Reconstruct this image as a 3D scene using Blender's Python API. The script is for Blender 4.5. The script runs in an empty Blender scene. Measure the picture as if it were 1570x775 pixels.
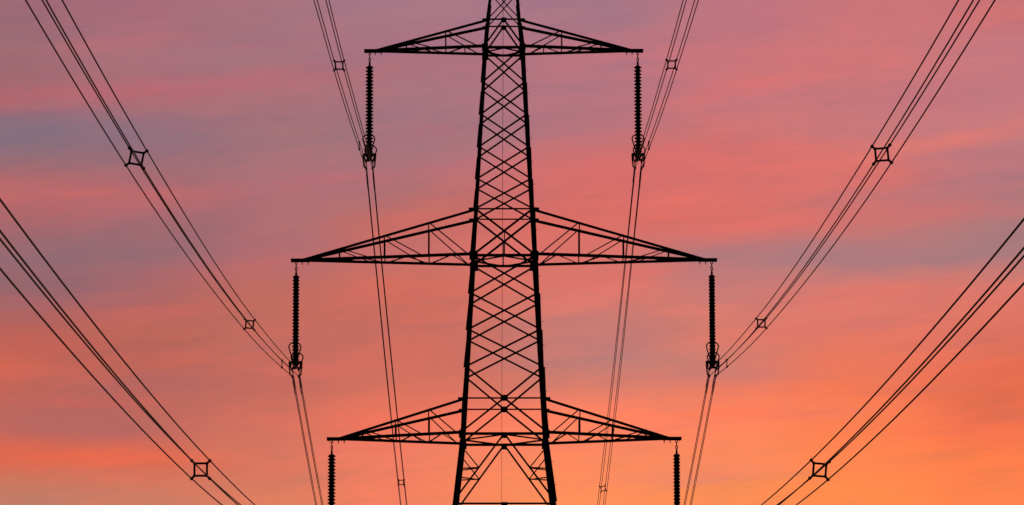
import bpy, math, random
from mathutils import Vector, Matrix

random.seed(7)
S = bpy.context.scene
COL = S.collection
G = 1.7                      # eye height of the camera above the field
rad = math.radians

# ----------------------------------------------------------------- camera
PITCH, ROLL = rad(9.99), rad(0.09)
F_PX = 6985.0                # focal length in pixels of a 1570 pixel wide frame
YAW = math.atan(23.0 * math.cos(PITCH) / F_PX)
cd = bpy.data.cameras.new('camera')
cam = bpy.data.objects.new('camera', cd)
COL.objects.link(cam)
cd.sensor_fit = 'HORIZONTAL'
cd.sensor_width = 36.0
cd.lens = 36.0 * F_PX / 1570.0
cd.clip_start, cd.clip_end = 0.5, 20000.0
r = Vector((math.cos(YAW), -math.sin(YAW), 0))
fw = Vector((math.sin(YAW) * math.cos(PITCH), math.cos(YAW) * math.cos(PITCH), math.sin(PITCH)))
up = r.cross(fw)
r2 = r * math.cos(ROLL) - up * math.sin(ROLL)
up2 = r * math.sin(ROLL) + up * math.cos(ROLL)
m = Matrix((r2, up2, -fw)).transposed().to_4x4()
m.translation = Vector((-0.3125, -215.0, G))
cam.matrix_world = m
S.camera = cam

# ------------------------------------------------------------ view and sky
S.view_settings.view_transform = 'Standard'
S.view_settings.look = 'None'
S.view_settings.exposure = 0.0
S.view_settings.gamma = 1.0
S.view_settings.use_curve_mapping = False
S.render.resolution_x, S.render.resolution_y = 1024, 505


def lin(c):
    c = c / 255.0
    return c / 12.92 if c <= 0.04045 else ((c + 0.055) / 1.055) ** 2.4


def rgb(t):
    return (lin(t[0]), lin(t[1]), lin(t[2]), 1.0)


# the dawn sky: colour by azimuth (columns) and elevation (rows, high to low)
SKY_AZ = [-.1079, -.0817, -.0526, -.0235, .0200, .0491, .0782, .1145]
SKY_EL = [.2311, .2217, .2108, .2035, .1962, .1890, .1831, .1751, .1686, .1599, .1512, .1453, .1381, .1294, .1214]
SKY = [
 [(157,106,117),(168,107,122),(168,113,124),(168,119,134),(168,118,134),(188,117,128),(204,117,121),(204,115,117)],
 [(154,107,117),(168,113,124),(163,115,127),(171,115,128),(186,117,128),(199,117,123),(208,119,120),(198,120,126)],
 [(171,103,110),(178,109,115),(174,113,120),(168,117,128),(184,117,127),(199,118,124),(202,119,122),(196,121,127)],
 [(136,113,127),(146,112,126),(163,115,122),(160,117,128),(184,117,124),(202,116,118),(200,120,122),(191,124,130)],
 [(154,107,114),(159,109,118),(170,114,121),(172,115,123),(204,113,114),(215,113,110),(220,114,108),(194,119,122)],
 [(189,105,105),(186,106,108),(174,112,117),(178,113,115),(214,111,107),(219,113,107),(213,116,112),(180,119,122)],
 [(168,104,107),(164,107,113),(176,112,114),(194,110,104),(212,111,103),(222,113,103),(201,117,113),(168,121,124)],
 [(146,107,117),(146,107,117),(180,110,112),(200,112,108),(220,117,107),(176,122,125),(171,124,126),(168,123,125)],
 [(156,103,107),(171,103,102),(190,108,99),(207,111,95),(222,120,108),(198,124,119),(218,124,112),(218,122,110)],
 [(182,99,92),(190,103,92),(196,108,95),(205,110,95),(202,125,117),(222,124,107),(227,120,101),(222,116,98)],
 [(208,103,82),(192,102,88),(197,108,94),(210,113,96),(192,127,121),(210,126,111),(235,121,93),(228,110,83)],
 [(191,101,88),(178,101,95),(200,109,94),(217,115,96),(218,126,109),(236,125,98),(247,123,85),(236,111,76)],
 [(186,103,94),(183,103,95),(210,115,94),(239,119,94),(255,132,100),(255,134,94),(255,130,82),(244,116,78)],
 [(218,106,79),(222,109,82),(212,119,97),(239,126,100),(255,139,95),(255,139,92),(255,135,81),(255,126,76)],
 [(198,124,102),(206,123,100),(220,125,97),(244,128,98),(255,144,91),(255,142,87),(255,140,78),(255,131,79)],
]
# single streaks of cloud: azimuth, elevation, half length, half thickness, lean, colour, density
STREAKS = [
 (-0.0715, 0.2137, 0.0392, 0.00251, 0.10, (192, 104, 111), 0.52),
 (-0.0991, 0.2028, 0.0218, 0.00501, 0.05, (131, 110, 126), 0.52),
 (-0.0497, 0.2081, 0.0262, 0.00435, 0.10, (158, 111, 126), 0.25),
 (-0.0962, 0.1892, 0.0247, 0.00435, -0.08, (188, 105, 108), 0.48),
 (-0.0744, 0.1802, 0.0174, 0.00268, -0.06, (166, 106, 114), 0.40),
 (-0.0628, 0.1722, 0.0218, 0.00368, 0.05, (200, 106, 104), 0.40),
 (-0.0977, 0.1686, 0.0174, 0.00435, -0.06, (148, 104, 116), 0.40),
 (-0.1020, 0.1548, 0.0189, 0.00251, -0.06, (196, 98, 88), 0.56),
 (-0.1020, 0.1490, 0.0174, 0.00151, -0.04, (214, 104, 88), 0.48),
 (-0.0744, 0.1468, 0.0218, 0.00335, 0.02, (184, 104, 101), 0.48),
 (-0.0410, 0.1512, 0.0189, 0.00233, 0.12, (218, 110, 97), 0.40),
 (-0.0177, 0.1831, 0.0174, 0.00435, 0.12, (204, 107, 100), 0.44),
 (-0.0235, 0.1672, 0.0189, 0.00233, 0.08, (217, 108, 96), 0.40),
 (-0.0294, 0.1592, 0.0218, 0.00167, 0.05, (194, 108, 104), 0.40),
 (-0.0977, 0.1381, 0.0247, 0.00335, -0.06, (184, 104, 102), 0.48),
 (-0.0933, 0.1308, 0.0305, 0.00335, -0.09, (236, 105, 77), 0.60),
 (-0.0410, 0.1381, 0.0233, 0.00268, -0.02, (236, 116, 97), 0.40),
 (-0.0555, 0.1257, 0.0291, 0.00200, -0.03, (204, 120, 101), 0.40),
 (0.0128, 0.2122, 0.0102, 0.00568, 0.06, (168, 114, 132), 0.48),
 (0.0360, 0.1969, 0.0276, 0.00668, 0.10, (222, 110, 106), 0.44),
 (0.0201, 0.1824, 0.0160, 0.00368, 0.05, (226, 110, 100), 0.40),
 (0.1000, 0.2017, 0.0247, 0.00251, 0.20, (224, 122, 114), 0.70),
 (0.0593, 0.1824, 0.0218, 0.00251, 0.14, (234, 112, 102), 0.60),
 (0.1015, 0.1930, 0.0218, 0.00501, 0.22, (171, 119, 127), 0.52),
 (0.0782, 0.1756, 0.0320, 0.00401, -0.02, (171, 121, 127), 0.52),
 (0.0971, 0.1846, 0.0262, 0.00167, 0.05, (208, 115, 113), 0.56),
 (0.0520, 0.1686, 0.0218, 0.00335, 0.10, (204, 121, 119), 0.36),
 (0.0855, 0.1672, 0.0262, 0.00233, 0.06, (231, 116, 103), 0.40),
 (0.0201, 0.1570, 0.0160, 0.00401, 0.12, (192, 120, 117), 0.48),
 (0.0477, 0.1485, 0.0174, 0.00200, 0.04, (186, 124, 124), 0.56),
 (0.0608, 0.1577, 0.0218, 0.00167, 0.10, (232, 119, 104), 0.40),
 (0.0738, 0.1512, 0.0218, 0.00268, 0.08, (244, 117, 88), 0.32),
 (0.0695, 0.1401, 0.0160, 0.00133, 0.05, (224, 120, 102), 0.48),
 (0.1116, 0.1424, 0.0131, 0.00601, 0.08, (222, 108, 84), 0.44),
 (0.0971, 0.1359, 0.0189, 0.00167, -0.02, (238, 114, 82), 0.40),
 (0.0142, 0.1323, 0.0233, 0.00167, 0.03, (238, 130, 104), 0.40),
 (0.0506, 0.1279, 0.0174, 0.00200, 0.03, (240, 134, 100), 0.40),
 (0.0709, 0.2195, 0.0262, 0.00435, 0.05, (215, 116, 118), 0.32),
 (0.0927, 0.2122, 0.0218, 0.00301, 0.08, (190, 117, 126), 0.32),
 (-0.0177, 0.2238, 0.0203, 0.00335, 0.08, (166, 113, 131), 0.32),
 (0.0419, 0.1257, 0.0160, 0.00145, 0.04, (226, 132, 110), 0.50),
 (0.0346, 0.1366, 0.0131, 0.00116, 0.06, (232, 124, 104), 0.45),
 (0.0927, 0.1453, 0.0174, 0.00116, 0.05, (222, 114, 92), 0.50),
 (0.0826, 0.1599, 0.0189, 0.00131, 0.10, (214, 118, 108), 0.50),
 (0.1044, 0.1570, 0.0145, 0.00145, 0.12, (214, 112, 102), 0.45),
 (0.0622, 0.1642, 0.0174, 0.00116, 0.14, (224, 122, 112), 0.50),
 (0.1131, 0.1395, 0.0116, 0.00203, 0.04, (226, 110, 82), 0.50),
 (0.0491, 0.1395, 0.0189, 0.00131, 0.02, (250, 124, 88), 0.50),
 (-0.1020, 0.1642, 0.0116, 0.00116, -0.10, (176, 102, 104), 0.40),
 (-0.0817, 0.1628, 0.0174, 0.00131, 0.06, (206, 104, 98), 0.50),
 (-0.0497, 0.1555, 0.0174, 0.00116, 0.10, (190, 106, 104), 0.45),
 (-0.0875, 0.1424, 0.0174, 0.00116, -0.05, (206, 102, 92), 0.40),
 (-0.0294, 0.1323, 0.0160, 0.00131, -0.03, (220, 116, 102), 0.40),
 (-0.0846, 0.2238, 0.0233, 0.00203, 0.14, (178, 106, 116), 0.40),
 (-0.0497, 0.2238, 0.0174, 0.00174, 0.12, (176, 110, 122), 0.35),
 (-0.0177, 0.2035, 0.0131, 0.00203, 0.10, (182, 108, 118), 0.40),
 (-0.0410, 0.1933, 0.0174, 0.00174, 0.08, (190, 106, 114), 0.40),
 (-0.0730, 0.1977, 0.0160, 0.00145, 0.10, (150, 110, 122), 0.20),
 (0.0564, 0.2137, 0.0218, 0.00174, 0.18, (214, 112, 112), 0.45),
 (0.0491, 0.2035, 0.0203, 0.00145, 0.14, (200, 116, 118), 0.40),
 (0.0273, 0.1715, 0.0174, 0.00145, 0.10, (224, 112, 104), 0.40),
 (0.0680, 0.1904, 0.0203, 0.00131, 0.16, (222, 114, 108), 0.45),
 (0.0855, 0.1890, 0.0174, 0.00116, 0.20, (190, 118, 120), 0.40),
]
V0, V1 = .03, .40

W = bpy.data.worlds.new('World')
S.world = W
W.use_nodes = True
nt = W.node_tree
nt.nodes.clear()
N, L = nt.nodes, nt.links


def put(sock, v):
    if isinstance(v, bpy.types.NodeSocket):
        L.new(v, sock)
    else:
        sock.default_value = v


def mth(op, a, b=0.0, c=0.0):
    n = N.new('ShaderNodeMath')
    n.operation = op
    put(n.inputs[0], a); put(n.inputs[1], b); put(n.inputs[2], c)
    return n.outputs[0]


def rng(v, a, b, lo=0.0, hi=1.0, kind='SMOOTHSTEP'):
    n = N.new('ShaderNodeMapRange')
    n.interpolation_type = kind
    put(n.inputs['Value'], v)
    for k, x in zip(('From Min', 'From Max', 'To Min', 'To Max'), (a, b, lo, hi)):
        put(n.inputs[k], x)
    return n.outputs['Result']


def mix(f, a, b, kind='MIX'):
    n = N.new('ShaderNodeMix')
    n.data_type = 'RGBA'
    n.blend_type = kind
    put(n.inputs['Factor'], f)
    put(n.inputs[6], a); put(n.inputs[7], b)
    return n.outputs[2]


def noise(x, y, scale_x, scale_y, detail=3.0, rough=.5, off=0.0):
    c = N.new('ShaderNodeCombineXYZ')
    put(c.inputs[0], mth('MULTIPLY', x, scale_x)); put(c.inputs[1], mth('MULTIPLY', y, scale_y)); c.inputs[2].default_value = off
    n = N.new('ShaderNodeTexNoise')
    L.new(c.outputs[0], n.inputs['Vector'])
    n.inputs['Scale'].default_value = 1.0
    n.inputs['Detail'].default_value = detail
    n.inputs['Roughness'].default_value = rough
    return mth('SUBTRACT', n.outputs['Fac'], 0.5)


tc = N.new('ShaderNodeTexCoord')
sep = N.new('ShaderNodeSeparateXYZ')
L.new(tc.outputs['Generated'], sep.inputs[0])
ahead = mth('MAXIMUM', sep.outputs[1], 0.08)
az = mth('DIVIDE', sep.outputs[0], ahead)
el = mth('DIVIDE', sep.outputs[2], ahead)
# cloud bands wander: warp the direction before looking the colour up
tilt = mth('MULTIPLY_ADD', az, -.06, el)
w1 = noise(az, tilt, 16, 55, 4, .55, 1.3)
w2 = noise(az, tilt, 40, 260, 4, .6, 5.1)
w3 = noise(az, tilt, 12, 30, 3, .5, 9.7)
el_w = mth('ADD', el, mth('ADD', mth('MULTIPLY', w1, .011), mth('MULTIPLY', w2, .0035)))
az_w = mth('ADD', az, mth('MULTIPLY', w3, .045))
fac = rng(el_w, V0, V1, kind='LINEAR')
sky = None
for j in range(len(SKY_AZ)):
    cr = N.new('ShaderNodeValToRGB')
    ramp = cr.color_ramp
    ramp.interpolation = 'LINEAR'
    stops = [((v - V0) / (V1 - V0), SKY[i][j]) for i, v in enumerate(SKY_EL)]
    lowc, topc = SKY[-1][j], SKY[0][j]
    stops.append(((.09 - V0) / (V1 - V0), tuple(min(255, lowc[k] + (4, 12, 4)[k]) for k in range(3))))
    stops.append((0.0, tuple(lowc[k] * (.93, 1.0, 1.05)[k] for k in range(3))))
    stops.append(((.29 - V0) / (V1 - V0), tuple(topc[k] * (.86, 1.0, 1.05)[k] for k in range(3))))
    stops.append((1.0, tuple(topc[k] * (.66, .92, 1.06)[k] for k in range(3))))
    stops.sort(key=lambda q: q[0])
    while len(ramp.elements) < len(stops):
        ramp.elements.new(0.5)
    for k, (p, c) in enumerate(stops):
        ramp.elements[k].position = p
        ramp.elements[k].color = rgb(c)
    L.new(fac, cr.inputs[0])
    c = cr.outputs[0]
    sky = c if sky is None else mix(rng(az_w, SKY_AZ[j - 1], SKY_AZ[j]), sky, c)
w4 = noise(az, tilt, 34, 120, 5, .6, 11.9)
w5 = noise(az, tilt, 60, 420, 5, .65, 14.2)
el_s = mth('ADD', el, mth('ADD', mth('MULTIPLY', w4, .006), mth('MULTIPLY', w5, .004)))
az_s = mth('ADD', az, mth('MULTIPLY', w3, .03))
for a0, e0, ln, th, lean, colr, dens in STREAKS:
    da = mth('SUBTRACT', az_s, a0)
    de = mth('SUBTRACT', el_s, mth('MULTIPLY_ADD', da, lean, e0))
    da, de = mth('DIVIDE', da, ln), mth('DIVIDE', de, th)
    q = mth('MULTIPLY_ADD', da, da, mth('MULTIPLY', de, de))
    sky = mix(mth('MULTIPLY', mth('EXPONENT', mth('MULTIPLY', q, -.9)), dens), sky, rgb(colr))
# fine texture inside the bands: warm and cool wisps, softly mottled
lean2 = mth('MULTIPLY_ADD', az, -.16, el)
s1 = noise(az, tilt, 30, 300, 5, .62, 3.3)
s2 = noise(az, lean2, 85, 520, 5, .62, 7.7)
s3 = noise(az, lean2, 48, 150, 4, .6, 21.4)
s4 = noise(az, el, 420, 900, 3, .7, 2.2)
gate = rng(noise(az, tilt, 22, 60, 2, .5, 31.0), -.16, .14)
st = mth('ADD', mth('MULTIPLY', mth('ADD', mth('MULTIPLY', s1, .30), mth('MULTIPLY', s2, .24)), mth('MULTIPLY_ADD', gate, .8, .4)),
         mth('ADD', mth('MULTIPLY', s3, .24), mth('MULTIPLY', s4, .07)))
tint = N.new('ShaderNodeCombineXYZ')
for k, g in enumerate((1.0, .30, -.18)):
    L.new(mth('MULTIPLY_ADD', st, g, 1.0), tint.inputs[k])
sky = mix(1.0, sky, tint.outputs[0], 'MULTIPLY')
# the rest of the dome: clear blue twilight, darkening away from the glow
ni = N.new('ShaderNodeTexSky')
ni.sky_type = 'NISHITA'
ni.sun_disc = False
ni.sun_elevation = rad(1.0)
ni.sun_rotation = rad(8.0)
twilight = mix(1.0, ni.outputs[0], (.035, .035, .05, 1), 'MULTIPLY')
glow = mth('MULTIPLY', rng(sep.outputs[1], .62, .93), rng(el, .62, .36))
sky = mix(glow, twilight, sky)
sky = mix(1.0, sky, rng(sep.outputs[1], -.25, .75, .22, 1.0), 'MULTIPLY')
bg = N.new('ShaderNodeBackground')
L.new(sky, bg.inputs[0])
bg.inputs[1].default_value = 1.0
wo = N.new('ShaderNodeOutputWorld')
L.new(bg.outputs[0], wo.inputs[0])

# a sun still down at the skyline behind the pylon, almost no direct light
sd = bpy.data.lights.new('sun', 'SUN')
sd.energy, sd.angle, sd.color = .12, rad(.5), (1.0, .62, .38)
so = bpy.data.objects.new('sun', sd)
COL.objects.link(so)
so.rotation_euler = Vector((-math.sin(rad(8)), -math.cos(rad(8)), -math.sin(rad(1)))).to_track_quat('-Z', 'Y').to_euler()


# -------------------------------------------------------------- materials
def material(name, c0, c1, rough, metal=0.0, scale=3.0, bump=0.0):
    mt = bpy.data.materials.new(name)
    mt.use_nodes = True
    t = mt.node_tree
    b = t.nodes['Principled BSDF']
    tcx = t.nodes.new('ShaderNodeTexCoord')
    nz = t.nodes.new('ShaderNodeTexNoise')
    nz.inputs['Scale'].default_value = scale
    nz.inputs['Detail'].default_value = 5
    cr = t.nodes.new('ShaderNodeValToRGB')
    cr.color_ramp.elements[0].position, cr.color_ramp.elements[1].position = .35, .68
    cr.color_ramp.elements[0].color = (*c0, 1)
    cr.color_ramp.elements[1].color = (*c1, 1)
    t.links.new(tcx.outputs['Object'], nz.inputs['Vector'])
    t.links.new(nz.outputs['Fac'], cr.inputs[0])
    t.links.new(cr.outputs[0], b.inputs['Base Color'])
    b.inputs['Roughness'].default_value = rough
    b.inputs['Metallic'].default_value = metal
    if bump:
        bp = t.nodes.new('ShaderNodeBump')
        bp.inputs['Strength'].default_value = bump
        t.links.new(nz.outputs['Fac'], bp.inputs['Height'])
        t.links.new(bp.outputs[0], b.inputs['Normal'])
    return mt


STEEL = material('weathered_steel', (.030, .031, .033), (.055, .054, .052), .8, 0, 2.2)
PORC = material('brown_glazed_porcelain', (.030, .014, .010), (.042, .020, .014), .45, 0, 4)
ALU = material('oxidised_aluminium', (.035, .035, .036), (.06, .06, .06), .75, 0, 6)
GRASS = material('rough_grass', (.022, .035, .012), (.055, .065, .025), .95, 0, .35, .6)
CONC = material('concrete', (.24, .23, .21), (.34, .33, .30), .9, 0, 5, .2)


# ---------------------------------------------------------------- helpers
class MB:
    """collects solid pieces; build() links them as one mesh object"""
    def __init__(self):
        self.v, self.f = [], []

    def add(self, vs, fs):
        n = len(self.v)
        self.v += [tuple(x) for x in vs]
        self.f += [tuple(i + n for i in q) for q in fs]

    def extrude(self, sec0, sec1):
        k = len(sec0)
        self.add(list(sec0) + list(sec1),
                 [tuple(range(k))[::-1], tuple(range(k, 2 * k))] +
                 [(i, (i + 1) % k, k + (i + 1) % k, k + i) for i in range(k)])

    def angle(self, p0, p1, a, b, wa, wb=None, t=.012):
        """rolled steel L angle: heel runs p0-p1, flanges point along a and b"""
        wb = wb or wa
        p0, p1 = Vector(p0), Vector(p1)
        d = (p1 - p0).normalized()
        a = Vector(a); a = (a - d * a.dot(d)).normalized()
        b = Vector(b); b = b - d * b.dot(d); b = (b - a * b.dot(a)).normalized()
        prof = [(0, 0), (wa, 0), (wa, t), (t, t), (t, wb), (0, wb)]
        if d.cross(a).dot(b) < 0:
            prof = prof[::-1]
        self.extrude([p0 + a * x + b * y for x, y in prof], [p1 + a * x + b * y for x, y in prof])
        return self

    def box(self, c, ax, ay, az_, sx, sy, sz):
        c = Vector(c)
        ax, ay, az_ = Vector(ax).normalized() * sx / 2, Vector(ay).normalized() * sy / 2, Vector(az_).normalized() * sz / 2
        q = [c - ax - ay, c + ax - ay, c + ax + ay, c - ax + ay]
        self.extrude([p - az_ for p in q], [p + az_ for p in q])
        return self

    def tube(self, pts, rr, sides=8, closed=False):
        pts = [Vector(p) for p in pts]
        n = len(pts)
        vs, prev = [], None
        for i, p in enumerate(pts):
            if closed:
                d = pts[(i + 1) % n] - pts[i - 1]
            else:
                d = pts[min(i + 1, n - 1)] - pts[max(i - 1, 0)]
            d.normalize()
            a = prev if prev is not None else (Vector((0, 0, 1)) if abs(d.z) < .9 else Vector((1, 0, 0)))
            a = (a - d * a.dot(d)).normalized()
            prev = a
            b = d.cross(a)
            q = rr[i] if isinstance(rr, (list, tuple)) else rr
            for k in range(sides):
                g = 2 * math.pi * k / sides
                vs.append(p + (a * math.cos(g) + b * math.sin(g)) * q)
        fs = []
        for i in range(n if closed else n - 1):
            j = (i + 1) % n
            for k in range(sides):
                k2 = (k + 1) % sides
                fs.append((i * sides + k, i * sides + k2, j * sides + k2, j * sides + k))
        if not closed:
            fs.append(tuple(range(sides))[::-1])
            fs.append(tuple((n - 1) * sides + k for k in range(sides)))
        self.add(vs, fs)
        return self

    def lathe(self, prof, c, sides=20):
        c = Vector(c)
        vs, fs = [], []
        for rr, z in prof:
            for k in range(sides):
                g = 2 * math.pi * k / sides
                vs.append(c + Vector((rr * math.cos(g), rr * math.sin(g), z)))
        for i in range(len(prof) - 1):
            for k in range(sides):
                k2 = (k + 1) % sides
                fs.append((i * sides + k, i * sides + k2, (i + 1) * sides + k2, (i + 1) * sides + k))
        fs.append(tuple(range(sides))[::-1])
        fs.append(tuple((len(prof) - 1) * sides + k for k in range(sides)))
        self.add(vs, fs)
        return self

    def build(self, name, mat, parent=None, smooth=False, origin=None):
        me = bpy.data.meshes.new(name)
        o0 = Vector(origin) if origin is not None else Vector((0, 0, 0))
        me.from_pydata([Vector(v) - o0 for v in self.v], [], self.f)
        me.materials.append(mat)
        if smooth:
            me.polygons.foreach_set('use_smooth', [True] * len(me.polygons))
        me.update()
        o = bpy.data.objects.new(name, me)
        COL.objects.link(o)
        if parent is not None:
            o.parent = parent
        elif origin is not None:
            o.location = o0
        return o


def tag(o, label, cat, group=None):
    o['label'] = label
    o['category'] = cat
    if group:
        o['group'] = group
    return o


def empty(name, loc=(0, 0, 0)):
    o = bpy.data.objects.new(name, None)
    COL.objects.link(o)
    o.location = loc
    o.empty_display_size = .5
    return o


def copy_tree(o, parent=None):
    c = o.copy()
    COL.objects.link(c)
    if parent is not None:
        c.parent = parent
    for ch in list(o.children):
        copy_tree(ch, c)
    return c


# ----------------------------------------------------------------- ground
g = MB()
R_ = 9000.0
n = 24
vs = [(-R_ + 2 * R_ * i / n, -R_ + 2 * R_ * j / n, 0.0) for j in range(n + 1) for i in range(n + 1)]
g.add(vs, [(j * (n + 1) + i, j * (n + 1) + i + 1, (j + 1) * (n + 1) + i + 1, (j + 1) * (n + 1) + i) for j in range(n) for i in range(n)])
gr = g.build('ground', GRASS)
gr['kind'] = 'structure'

# ------------------------------------------------------------------ tower
# half width of the square body by height above the eye line
PROF = [(-1.7, 5.56), (25.5, 2.433), (28.87, 2.052), (47.7, .966), (50.2, .72), (55.2, .16)]


def hw(z):
    for (a, wa), (b, wb) in zip(PROF, PROF[1:]):
        if z <= b or (b, wb) == PROF[-1]:
            return wa + (wb - wa) * (z - a) / (b - a)


def P(sx, sy, z, inset=0.0):
    w = hw(z) - inset
    return Vector((sx * w, sy * w, z + G))


T = empty('lattice_tower')
tag(T, 'tall black steel lattice pylon with three pairs of crossarms carrying the power lines', 'pylon')

Z_TT, Z_TB = 49.15, 47.74      # top arm: upper and lower chord levels
Z_MT, Z_MB = 39.75, 37.48
Z_LT, Z_LB = 30.56, 28.855
Z_DI = 25.495
UP = [Z_TB, 46.01, 44.41, 42.80, 41.225, Z_MT]
LO = [Z_MB, 35.645, 33.875, 32.08]
PK = [Z_TT, 50.70, 52.10, 53.35, 54.40]
CORN = [(-1, -1), (1, -1), (1, 1), (-1, 1)]
# faces: outward normal, the two corners seen from outside (left, right)
FACES = [(Vector((0, -1, 0)), (-1, -1), (1, -1)), (Vector((1, 0, 0)), (1, -1), (1, 1)),
         (Vector((0, 1, 0)), (1, 1), (-1, 1)), (Vector((-1, 0, 0)), (-1, 1), (-1, -1))]

for sx, sy in CORN:
    b = MB()
    lv = [-1.7, Z_DI, Z_LB, Z_MB, Z_TB, 50.2, 55.2]
    wd = [.235, .205, .188, .150, .135, .10]
    for (z0, z1), q in zip(zip(lv, lv[1:]), wd):
        b.angle(P(sx, sy, z0), P(sx, sy, z1), (-sx, 0, 0), (0, -sy, 0), q, q, .018)
    # splice cover plates where leg sections join
    for z in (Z_LB - .1, Z_MB - .1, 20.0, 12.0):
        p = P(sx, sy, z)
        b.box(p + Vector((-sx * .085, sy * .009, 0)), (1, 0, 0), (0, 1, 0), (0, 0, 1), .15, .014, .7)
        b.box(p + Vector((sx * .009, -sy * .085, 0)), (0, 1, 0), (1, 0, 0), (0, 0, 1), .15, .014, .7)
    b.build('leg', STEEL, T)
    b = MB()
    c = P(sx, sy, -1.7)
    b.lathe([(.62, -.3), (.62, .25), (.45, .42), (.30, .46)], (c.x, c.y, 0), 20)
    b.build('concrete_foot', CONC, T)


def brace(name, n_, p0, p1, w, out, parent=T):
    """angle brace lying in a face with normal n_, outside or inside of the leg flanges"""
    d = (p1 - p0).normalized()
    side = n_.cross(d)
    if side.z < 0:
        side = -side
    s = 1 if out else -1
    o = n_ * (.004 if out else -.022)
    b = MB().angle(p0 + o - side * w * .5, p1 + o - side * w * .5, side, n_ * s, w, w * .68, .010)
    return b.build(name, STEEL, parent)


def xpanel(z0, z1, w, name='diagonal_brace'):
    for n_, a, c in FACES:
        brace(name, n_, PF(n_, a, z0), PF(n_, c, z1), w, True)      # top-left to bottom-right
        brace(name, n_, PF(n_, c, z0), PF(n_, a, z1), w, False)


def PF(n_, q, z, inset=.05):
    """point on a face at corner q, moved in along the face only"""
    p = P(*q, z)
    t = Vector((-q[0], -q[1], 0))
    t = t - n_ * t.dot(n_)
    return p + t.normalized() * inset


def mid(a, c, z):
    return (P(*a, z) + P(*c, z)) / 2


def hbar(z, w, name='horizontal_brace'):
    for n_, a, c in FACES:
        brace(name, n_, PF(n_, a, z), PF(n_, c, z), w, False)


def plate(c, n_, sx, sz, t=.016, parent=T, off=.014):
    h = Vector((0, 0, 1)).cross(n_)
    MB().box(c + n_ * off, h, (0, 0, 1), n_, sx, sz, t).build('gusset_plate', STEEL, parent)


for z0, z1 in zip(UP, UP[1:]):
    xpanel(z0, z1, .080)
for z0, z1 in zip(LO, LO[1:]):
    xpanel(z0, z1, .086)
xpanel(Z_MT, Z_MB, .100, 'arm_level_brace')
for z0, z1 in zip(PK[1:], PK):
    xpanel(z0, z1, .052, 'peak_brace')
for z, w in ((Z_TT, .075), (Z_MT, .07), (Z_LT, .07), (Z_DI, .085)):
    hbar(z, w)
for z, w in ((Z_TB, .13), (Z_MB, .13), (Z_LB, .13)):
    hbar(z, w, 'chord_brace')
    # diamond of plan bracing across the body
    ms = [(mid(a, c, z) - n_ * .06) for n_, a, c in FACES]
    for i in range(4):
        p0, p1 = ms[i], ms[(i + 1) % 4]
        d = (p1 - p0).normalized()
        MB().angle(p0, p1, Vector((0, 0, 1)).cross(d), (0, 0, -1), .075, .075, .009).build('plan_brace', STEEL, T)
for n_, a, c in FACES:
    # inverted V in the top arm bay
    apex = mid(a, c, Z_TT)
    for q in (a, c):
        brace('raker_brace', n_, apex, PF(n_, q, Z_TB + .12), .085, q == a)
    plate(apex + Vector((0, 0, -.05)), n_, .26, .24)
    # X of the low arm bay with a plate at its heart
    heart = mid(a, c, Z_LT)
    for q in (a, c):
        brace('raker_brace', n_, PF(n_, q, LO[-1]), heart, .088, q == a)
        brace('raker_brace', n_, heart, PF(n_, q, Z_LB + .1), .088, q == a)
    plate(heart, n_, .34, .29)
    # inverted V under the low arm
    apex = mid(a, c, Z_LB)
    for q in (a, c):
        foot = PF(n_, q, Z_DI + .12)
        brace('raker_brace', n_, apex, foot, .085, q == a)
        kn = apex.lerp(foot, .505)
        brace('redundant_brace', n_, PF(n_, q, kn.z - G - .05), kn, .06, False)
        brace('redundant_brace', n_, PF(n_, q, Z_LB - .55), kn, .055, False)
    plate(apex + Vector((0, 0, -.10)), n_, .28, .26)
    plate(mid(a, c, Z_DI) + Vector((0, 0, -.06)), n_, .3, .24)
    # lower body: two tall bays of inverted V down to the feet
    zz = [Z_DI, 19.0, 10.0, -1.2]
    for z0, z1 in zip(zz, zz[1:]):
        ap = mid(a, c, z0)
        for q in (a, c):
            ft = PF(n_, q, z1)
            brace('base_brace', n_, ap, ft, .11, q == a)
            kn = ap.lerp(ft, .5)
            brace('base_brace', n_, PF(n_, q, kn.z - G), kn, .07, False)
        if z1 > 0:
            brace('base_brace', n_, PF(n_, a, z1), PF(n_, c, z1), .09, False)
# hip ties between neighbouring faces at the knee of the lower V
for i, (n_, a, c) in enumerate(FACES):
    n2, a2, c2 = FACES[(i + 1) % 4]
    k0 = mid(a, c, Z_LB).lerp(P(*c, Z_DI + .12, .05), .505)
    k1 = mid(a2, c2, Z_LB).lerp(P(*a2, Z_DI + .12, .05), .505)
    d = (k1 - k0).normalized()
    MB().angle(k0, k1, Vector((0, 0, 1)).cross(d), (0, 0, -1), .055, .055, .008).build('hip_brace', STEEL, T)
# plates where the arms meet the legs
for z, dx, sx_, sz_ in ((Z_TT, -.06, .30, .15), (Z_TB, .06, .30, .40), (Z_MT, -.06, .40, .19), (Z_MB, .11, .40, .44), (Z_LT, -.05, .36, .16), (Z_LB, .08, .34, .38)):
    for sx, sy in CORN:
        p = P(sx, sy, z)
        plate(p + Vector((-sx * dx, 0, -.02 if dx > 0 else -.045)), Vector((0, sy, 0)), sx_, sz_, .018, T, .018)
# hangers from the heart of the middle arm bay down to the chord
for n_, a, c in FACES:
    w0, w1 = hw(Z_MT), hw(Z_MB)
    zc = Z_MT - (Z_MT - Z_MB) * w0 / (w0 + w1)
    MB().angle(mid(a, c, zc) - n_ * .04, mid(a, c, Z_MB) - n_ * .04, Vector((0, 0, 1)).cross(n_), -n_, .05, .05, .008).build('hanger', STEEL, T)
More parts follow.
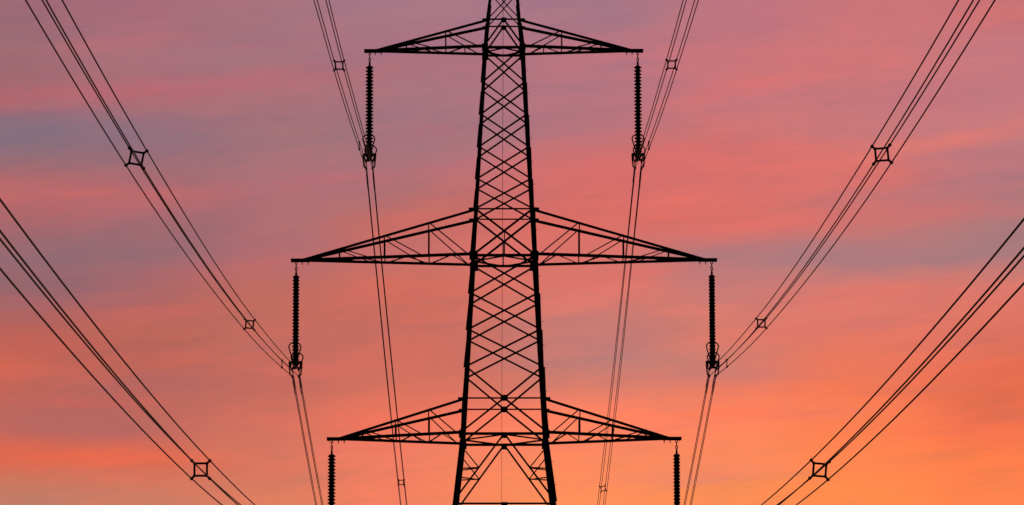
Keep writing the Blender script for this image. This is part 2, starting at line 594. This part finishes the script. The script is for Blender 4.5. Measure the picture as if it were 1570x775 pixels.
# step bolts up one near leg
z, k = 4.0, 0
while z < 54:
    p = P(1, -1, z)
    if k % 2 == 0:
        MB().tube([p + Vector((-.01, .05, 0)), p + Vector((.13, .05, 0))], .009, 6).build('step_bolt', STEEL, T)
    else:
        MB().tube([p + Vector((-.05, .01, 0)), p + Vector((-.05, -.13, 0))], .009, 6).build('step_bolt', STEEL, T)
    z += .56
    k += 1
# cap at the very top that holds the earth wire
MB().box((0, 0, 55.2 + G), (1, 0, 0), (0, 1, 0), (0, 0, 1), .36, .36, .05).box((0, 0, 55.08 + G), (1, 0, 0), (0, 1, 0), (0, 0, 1), .08, .5, .14).build('peak_cap', STEEL, T)


def crossarm(s, zt, zb, tip, join, posts, braces, lace, ties=()):
    """s = -1 / +1 side; join = where the four chords meet; tip = end of the beam"""
    wt, wb = hw(zt), hw(zb)
    ztip = zb - .035

    def bot(x, sy):
        f = (x - wb) / (join - wb)
        return Vector((s * x, sy * (wb + (.10 - wb) * f), zb + G + (ztip - zb) * f))

    def top(x, sy):
        f = (x - wt) / (join - wt)
        return Vector((s * x, sy * (wt + (.10 - wt) * f), zt + G + (ztip + .13 - zt) * f))
    b = MB()
    for sy in (-1, 1):
        b.angle(bot(wb - .05, sy), bot(join + .1, sy), (0, -sy, 0), (0, 0, 1), .13, .135, .014)
    # twin end plates and the beam the insulator hangs from
    for sy in (-1, 1):
        b.box((s * (join + tip - .3) / 2, sy * .107, ztip + .055 + G), (1, 0, 0), (0, 0, 1), (0, 1, 0), tip - join + .3, .15, .012)
    b.box((s * (tip - .29), 0, ztip - .012 + G), (1, 0, 0), (0, 1, 0), (0, 0, 1), .56, .226, .018)
    b.box((s * (tip - .012), 0, ztip + .06 + G), (1, 0, 0), (0, 1, 0), (0, 0, 1), .02, .226, .14)
    arm = b.build('crossarm', STEEL, T)
    for sy in (-1, 1):
        MB().angle(top(wt - .06, sy), top(join + .05, sy), (0, -sy, 0), (0, 0, -1), .12, .125, .013).build('top_chord', STEEL, arm)
        nrm = Vector((0, sy, 0))
        for i, x in enumerate(posts):
            brace('post', nrm, bot(x, sy) + Vector((0, 0, .02)), top(x, sy), .055, False, arm)
        for (x0, x1), w in zip(braces, (.055, .05, .045)):
            brace('web_brace', nrm, top(x0, sy), bot(x1, sy) + Vector((0, 0, .05)), w, False, arm)
    for (xf, xn) in lace:
        p0, p1 = bot(xf, 1), bot(xn, -1)
        d = (p1 - p0).normalized()
        MB().angle(p0 + Vector((0, 0, .03)), p1 + Vector((0, 0, .03)), Vector((0, 0, 1)).cross(d), (0, 0, 1), .05, .05, .008).build('lacing_bar', STEEL, arm)
    for x in ties:
        MB().angle(bot(x, -1) + Vector((0, 0, .015)), bot(x, 1) + Vector((0, 0, .015)), (1, 0, 0), (0, 0, 1), .05, .05, .008).build('tie_bar', STEEL, arm)
    # small maintenance lugs under the beam
    for x, h in ((join + .04, .17), (join - .24, .18), (tip - .10, .08)):
        lug = MB()
        lug.extrude([Vector((s * (x - .035), -.05, ztip + .0 + G)), Vector((s * (x + .035), -.05, ztip + G)), Vector((s * (x + .012), -.05, ztip - h + G)), Vector((s * (x - .012), -.05, ztip - h + G))],
                    [Vector((s * (x - .035), -.03, ztip + .0 + G)), Vector((s * (x + .035), -.03, ztip + G)), Vector((s * (x + .012), -.03, ztip - h + G)), Vector((s * (x - .012), -.03, ztip - h + G))])
        lug.build('mounting_lug', STEEL, arm)
    return arm


for s in (-1, 1):
    crossarm(s, Z_TT, Z_TB, 6.74, 6.16, [2.8, 4.7], [(2.8, 1.2), (4.7, 3.3)], [(2.8, 1.9), (1.15, 1.9), (4.7, 3.65), (2.8, 3.65)], (1.9, 3.65))
    crossarm(s, Z_MT, Z_MB, 10.21, 9.62, [3.6, 5.72, 7.88], [(3.6, 1.7), (5.72, 3.85), (7.88, 6.35)],
             [(3.6, 2.5), (1.7, 2.5), (5.65, 4.65), (3.6, 4.65), (7.88, 6.8), (5.65, 6.8)])
    crossarm(s, Z_LT, Z_LB, 8.44, 7.85, [3.58, 5.16, 6.74], [(3.58, 2.25), (5.16, 3.85), (6.74, 5.65)],
             [(5.0, 4.36), (3.66, 4.36), (3.66, 2.95), (2.2, 2.95), (6.7, 5.8), (5.0, 5.8)])

# --------------------------------------------------- conductors and fittings
# attachment x, height of the bundle's centre at the tower, slope towards the camera
ARMS = {'top': (6.47, 42.15, .1107, Z_TB), 'middle': (9.95, 32.05, .1105, Z_MB), 'lowest': (8.20, 23.41, .1075, Z_LB)}
CURV = 2.367e-4
SAG_BACK = .1005
SLACK = {('lowest', 1): .0009, ('lowest', -1): .0002, ('middle', -1): .0005, ('middle', 1): -.0002}   # small differences in tension
SIDE = {-1: 'left', 1: 'right'}
ROLLS = {  # bundle twist in degrees at given distances along the line (clockwise seen from the camera)
    ('middle', -1): [(0, 0), (-40.1, 4), (-95.6, 10), (-160, 8)],
    ('middle', 1): [(0, 0), (-40, -1), (-95.6, -4.5), (-160, -4)],
    ('lowest', -1): [(0, 0), (-95.1, 0)],
    ('lowest', 1): [(0, 0), (-95.1, 5), (-150, 3)],
    ('top', -1): [(0, 0), (-41.6, 0)],
    ('top', 1): [(76, -12), (0, 0), (-41.6, 0)]}
SPACE = [(-400, .48), (-95.6, .48), (-40.1, .392), (0, .31), (75, .39), (150, .42), (400, .42)]


def lerp_table(tab, y):
    tab = sorted(tab)
    if y <= tab[0][0]:
        return tab[0][1]
    for (a, va), (b, vb) in zip(tab, tab[1:]):
        if y <= b:
            f = (y - a) / (b - a)
            return va + (vb - va) * f * f * (3 - 2 * f)
    return tab[-1][1]


def centre(arm, s, y):
    x, z0, a, _ = ARMS[arm]
    q = abs(y)
    return Vector((s * x, y, z0 + G - (a + SLACK.get((arm, s), 0) if y < 0 else SAG_BACK) * q + CURV * q * q))


def sub_off(arm, s, y, cx_, cz_):
    """offset of a subconductor: cx_, cz_ = -1 / +1 (left/right, down/up)"""
    h = lerp_table(SPACE, y) / 2
    a = -rad(lerp_table(ROLLS[(arm, s)], y))
    x, z = cx_ * h, cz_ * h
    return Vector((x * math.cos(a) - z * math.sin(a), 0, x * math.sin(a) + z * math.cos(a)))


def sub(arm, s, y, cx_, cz_):
    return centre(arm, s, y) + sub_off(arm, s, y, cx_, cz_)


YS = []
y = -440.0
while y <= 440:
    YS.append(y)
    y += 1.5 if abs(y) < 12 else 4.0

R_WIRE = .0185
for arm in ARMS:
    for s in (-1, 1):
        for cx_ in (-1, 1):
            for cz_ in (-1, 1):
                og = sub(arm, s, 0, cx_, cz_)
                w = MB().tube([sub(arm, s, yy, cx_, cz_) for yy in YS], R_WIRE, 7).build('power_conductor', ALU, None, True, og)
                tag(w, '%s %s wire of the four-wire bundle held by the %s %s insulator' % ('upper' if cz_ > 0 else 'lower', 'outer' if cx_ == s else 'inner', SIDE[s], arm),
                    'power line', 'wires of the four-wire power bundles')
                pts = [sub(arm, s, yy, cx_, cz_) - og for yy in (-1.0, -.7, 0, .7, 1.0)]
                MB().tube(pts, [.016, .024, .026, .024, .016], 8).build('armour_rod', ALU, w, True)
                pts = []
                for i in range(90):
                    yy = 1.0 + i * 2.5 / 89
                    t = i / 89 * 7 * 2 * math.pi
                    pts.append(sub(arm, s, yy, cx_, cz_) - og + Vector((.034 * math.cos(t), 0, .034 * math.sin(t))))
                MB().tube(pts, .0095, 5).build('spiral_damper', ALU, w, True)

# earth wire from the very top of the pylon
pts = []
for yy in YS:
    q = abs(yy)
    pts.append((0, yy, 55.0 + G - .086 * q + 1.95e-4 * q * q))
ew = MB().tube([Vector(p) - Vector((0, 0, 55.0 + G)) for p in pts], .0145, 6)
e = ew.build('earth_wire', ALU, None, True)
e.location = (0, 0, 55.0 + G)
tag(e, 'single thin earth wire running down the middle of the pylon behind its lattice', 'earth wire')


# insulator strings: rim and core radius of their discs
DISC = {('top', -1): (.200, .115), ('top', 1): (.190, .110), ('middle', -1): (.172, .125), ('middle', 1): (.162, .130), ('lowest', -1): (.195, .125), ('lowest', 1): (.170, .130)}


def insulator(arm, s):
    x, zc, _, zb = ARMS[arm]
    root = empty('insulator_string', (s * x, 0, zb - .06 + G))
    tag(root, 'dark disc insulator hanging from the %s tip of the %s crossarm' % (SIDE[s], arm), 'insulator', 'insulators hanging from the crossarm tips')
    top = 0.0
    # shackle and links down to the first disc
    b = MB()
    ring = [Vector((.045 * math.cos(t), 0, -.05 + .07 * math.sin(t))) for t in [2 * math.pi * k / 12 for k in range(12)]]
    b.tube(ring, .021, 6, True)
    ring = [Vector((0, .04 * math.cos(t), -.19 + .09 * math.sin(t))) for t in [2 * math.pi * k / 12 for k in range(12)]]
    b.tube(ring, .023, 6, True)
    ring = [Vector((.042 * math.cos(t), 0, -.34 + .09 * math.sin(t))) for t in [2 * math.pi * k / 12 for k in range(12)]]
    b.tube(ring, .023, 6, True)
    b.lathe([(.02, -.66), (.05, -.64), (.052, -.52), (.03, -.48), (.045, -.455), (.02, -.42)], (0, 0, 0), 12)
    b.build('shackle', STEEL, root, True)
    n = 26
    z0, z1 = -.66, (zc + .56 - (zb - .06))
    pitch = (z0 - z1) / n
    rd, rv = DISC[(arm, s)]
    d = MB().lathe([(.03, -pitch * 1.0), (rv * .8, -pitch * .98), (rv, -pitch * .90), (rv * 1.02, -pitch * .78), (rd * .96, -pitch * .70),
                    (rd, -pitch * .58), (rd * .93, -pitch * .44), (rv * 1.04, -pitch * .24), (rv, -pitch * .10), (rv * .8, -pitch * .02), (.03, 0)], (0, 0, 0), 24)
    proto = d.build('disc', PORC, root, True)
    proto.location = (0, 0, z0)
    for i in range(1, n):
        c = proto.copy()
        COL.objects.link(c)
        c.parent = root
        c.location = (0, 0, z0 - i * pitch)
    yk = zc + .54 - (zb - .06)            # yoke level in root space
    b = MB()
    b.box((0, 0, yk), (1, 0, 0), (0, 1, 0), (0, 0, 1), .62, .10, .06)
    b.box((0, 0, yk - .30), (1, 0, 0), (0, 1, 0), (0, 0, 1), .36, .06, .10)
    for q in (-1, 1):
        b.tube([Vector((q * .30, 0, yk)), Vector((q * .285, 0, yk - .3)), Vector((q * .25, 0, yk - .66))], [.038, .040, .032], 8)
        b.tube([Vector((q * .02, 0, yk - .30)), Vector((q * .20, 0, yk - .02))], .034, 8)
    b.extrude([Vector((-.16, -.03, yk - .02)), Vector((.16, -.03, yk - .02)), Vector((.06, -.03, yk - .30)), Vector((-.06, -.03, yk - .30))],
              [Vector((-.16, -.01, yk - .02)), Vector((.16, -.01, yk - .02)), Vector((.06, -.01, yk - .30)), Vector((-.06, -.01, yk - .30))])
    for q in (-1, 1):
        b.box((q * .24, .02, yk - .16), (1, 0, 0), (0, 1, 0), (0, 0, 1), .09, .02, .26)
    b.build('yoke_plate', STEEL, root)
    for cx_ in (-1, 1):
        for cz_ in (-1, 1):
            p = Vector((cx_ * .155, 0, zc - (zb - .06) + cz_ * .155))
            b = MB()
            b.tube([p + Vector((0, -.17, .0)), p + Vector((0, -.08, -.005)), p + Vector((0, 0, -.012)), p + Vector((0, .08, -.005)), p + Vector((0, .17, 0))], [.034, .052, .062, .052, .034], 8)
            b.box(p + Vector((cx_ * .05, 0, .05)), (1, 0, 0), (0, 1, 0), (0, 0, 1), .10, .05, .05)
            b.box(p + Vector((cx_ * .095, 0, .09)), (1, 0, 0), (0, 1, 0), (0, 0, 1), .02, .06, .14)
            b.build('suspension_clamp', STEEL, root)
    # racket shaped arcing horns, one each side along the line, the far one lower
    for yy, xo, zo, hh in ((-.42, -.02, .0, .86), (.42, .05, -.36, .84)):
        pts = []
        hw_ = .29
        for k in range(7):
            t = k / 6
            pts.append(Vector((xo - hw_ * (.35 + .65 * t), yy * (.5 + .5 * t), yk + zo + .02 + hh * .72 * t)))
        for k in range(1, 12):
            t = math.pi * (1 - k / 12)
            pts.append(Vector((xo + hw_ * math.cos(t), yy, yk + zo + .02 + hh * .72 + hh * .28 * math.sin(t))))
        for k in range(7):
            t = 1 - k / 6
            pts.append(Vector((xo + hw_ * (.35 + .65 * t), yy * (.5 + .5 * t), yk + zo + .02 + hh * .72 * t)))
        b = MB().tube(pts, .031, 7)
        b.tube([Vector((xo * .5, 0, yk - .02)), Vector((xo, yy * .5, yk + zo * .6))], .02, 7)
        b.build('arcing_horn', STEEL, root, True)
    return root


for arm in ARMS:
    for s in (-1, 1):
        insulator(arm, s)


# spacers that hold the four wires apart
def spacer(arm, s, y, label):
    c = centre(arm, s, y)
    root = empty('conductor_spacer', c)
    tag(root, label, 'spacer', 'spacers clamped on the four-wire bundles')
    cs = [sub_off(arm, s, y, a, b_) for a, b_ in ((-1, -1), (1, -1), (1, 1), (-1, 1))]
    slope = (centre(arm, s, y + .5) - centre(arm, s, y - .5)).normalized()
    half = lerp_table(SPACE, y) / 2
    k = min(.166 / half, .74)
    fr = [q * k for q in cs]
    b = MB()
    ring = []
    for i in range(4):
        p, q = fr[i], fr[(i + 1) % 4]
        for t in (.035, .5, .965):
            ring.append(p.lerp(q, t))
    b.tube(ring, .029, 8, True)
    b.build('frame', ALU, root, True)
    for q, f in zip(cs, fr):
        MB().tube([f * .80, f * .86, f * .98, f.lerp(q, .35), q * .97], [.016, .042, .046, .030, .030], 8).build('arm', ALU, root, True)
        MB().tube([q - slope * .06, q - slope * .03, q + slope * .03, q + slope * .06], [.024, .047, .047, .024], 10).build('clamp', ALU, root, True)
    return root


spacer('top', -1, -41.5, 'small square spacer just left of the left top insulator near the upper edge')
spacer('top', 1, -41.7, 'small square spacer just right of the right top insulator near the upper edge')
spacer('middle', -1, -40.1, 'small square spacer up and left of the lower end of the left middle insulator')
spacer('middle', 1, -40.0, 'small square spacer up and right of the lower end of the right middle insulator')
spacer('middle', -1, -95.6, 'large tilted square spacer high on the left middle bundle')
spacer('middle', 1, -95.7, 'large square spacer high on the right middle bundle')
spacer('lowest', -1, -94.8, 'large square spacer on the bundle at the lower left corner')
spacer('lowest', 1, -95.4, 'large square spacer on the bundle at the lower right corner')
spacer('top', -1, 74.0, 'tiny far spacer on the wires below the left lowest crossarm')
spacer('top', 1, 76.2, 'tiny far tilted spacer on the wires below the right lowest crossarm')


def twin_spacer(arm, s, y, label):
    p, q = sub(arm, s, y, s, 1), sub(arm, s, y, s, -1)
    c = (p + q) / 2
    root = empty('twin_spacer', c)
    tag(root, label, 'spacer', 'two-wire spacers beside the insulators')
    MB().tube([p - c, q - c], .020, 8).build('bar', ALU, root, True)
    slope = (centre(arm, s, y + .5) - centre(arm, s, y - .5)).normalized()
    for e_ in (p - c, q - c):
        MB().tube([e_ - slope * .07, e_ - slope * .03, e_ + slope * .03, e_ + slope * .07], [.022, .052, .052, .022], 10).build('clamp', ALU, root, True)


for arm, yy in (('top', -10.3), ('middle', -10.2)):
    for s in (-1, 1):
        twin_spacer(arm, s, yy, 'short two-wire spacer on the outer wires beside the lower end of the %s %s insulator' % (SIDE[s], arm))
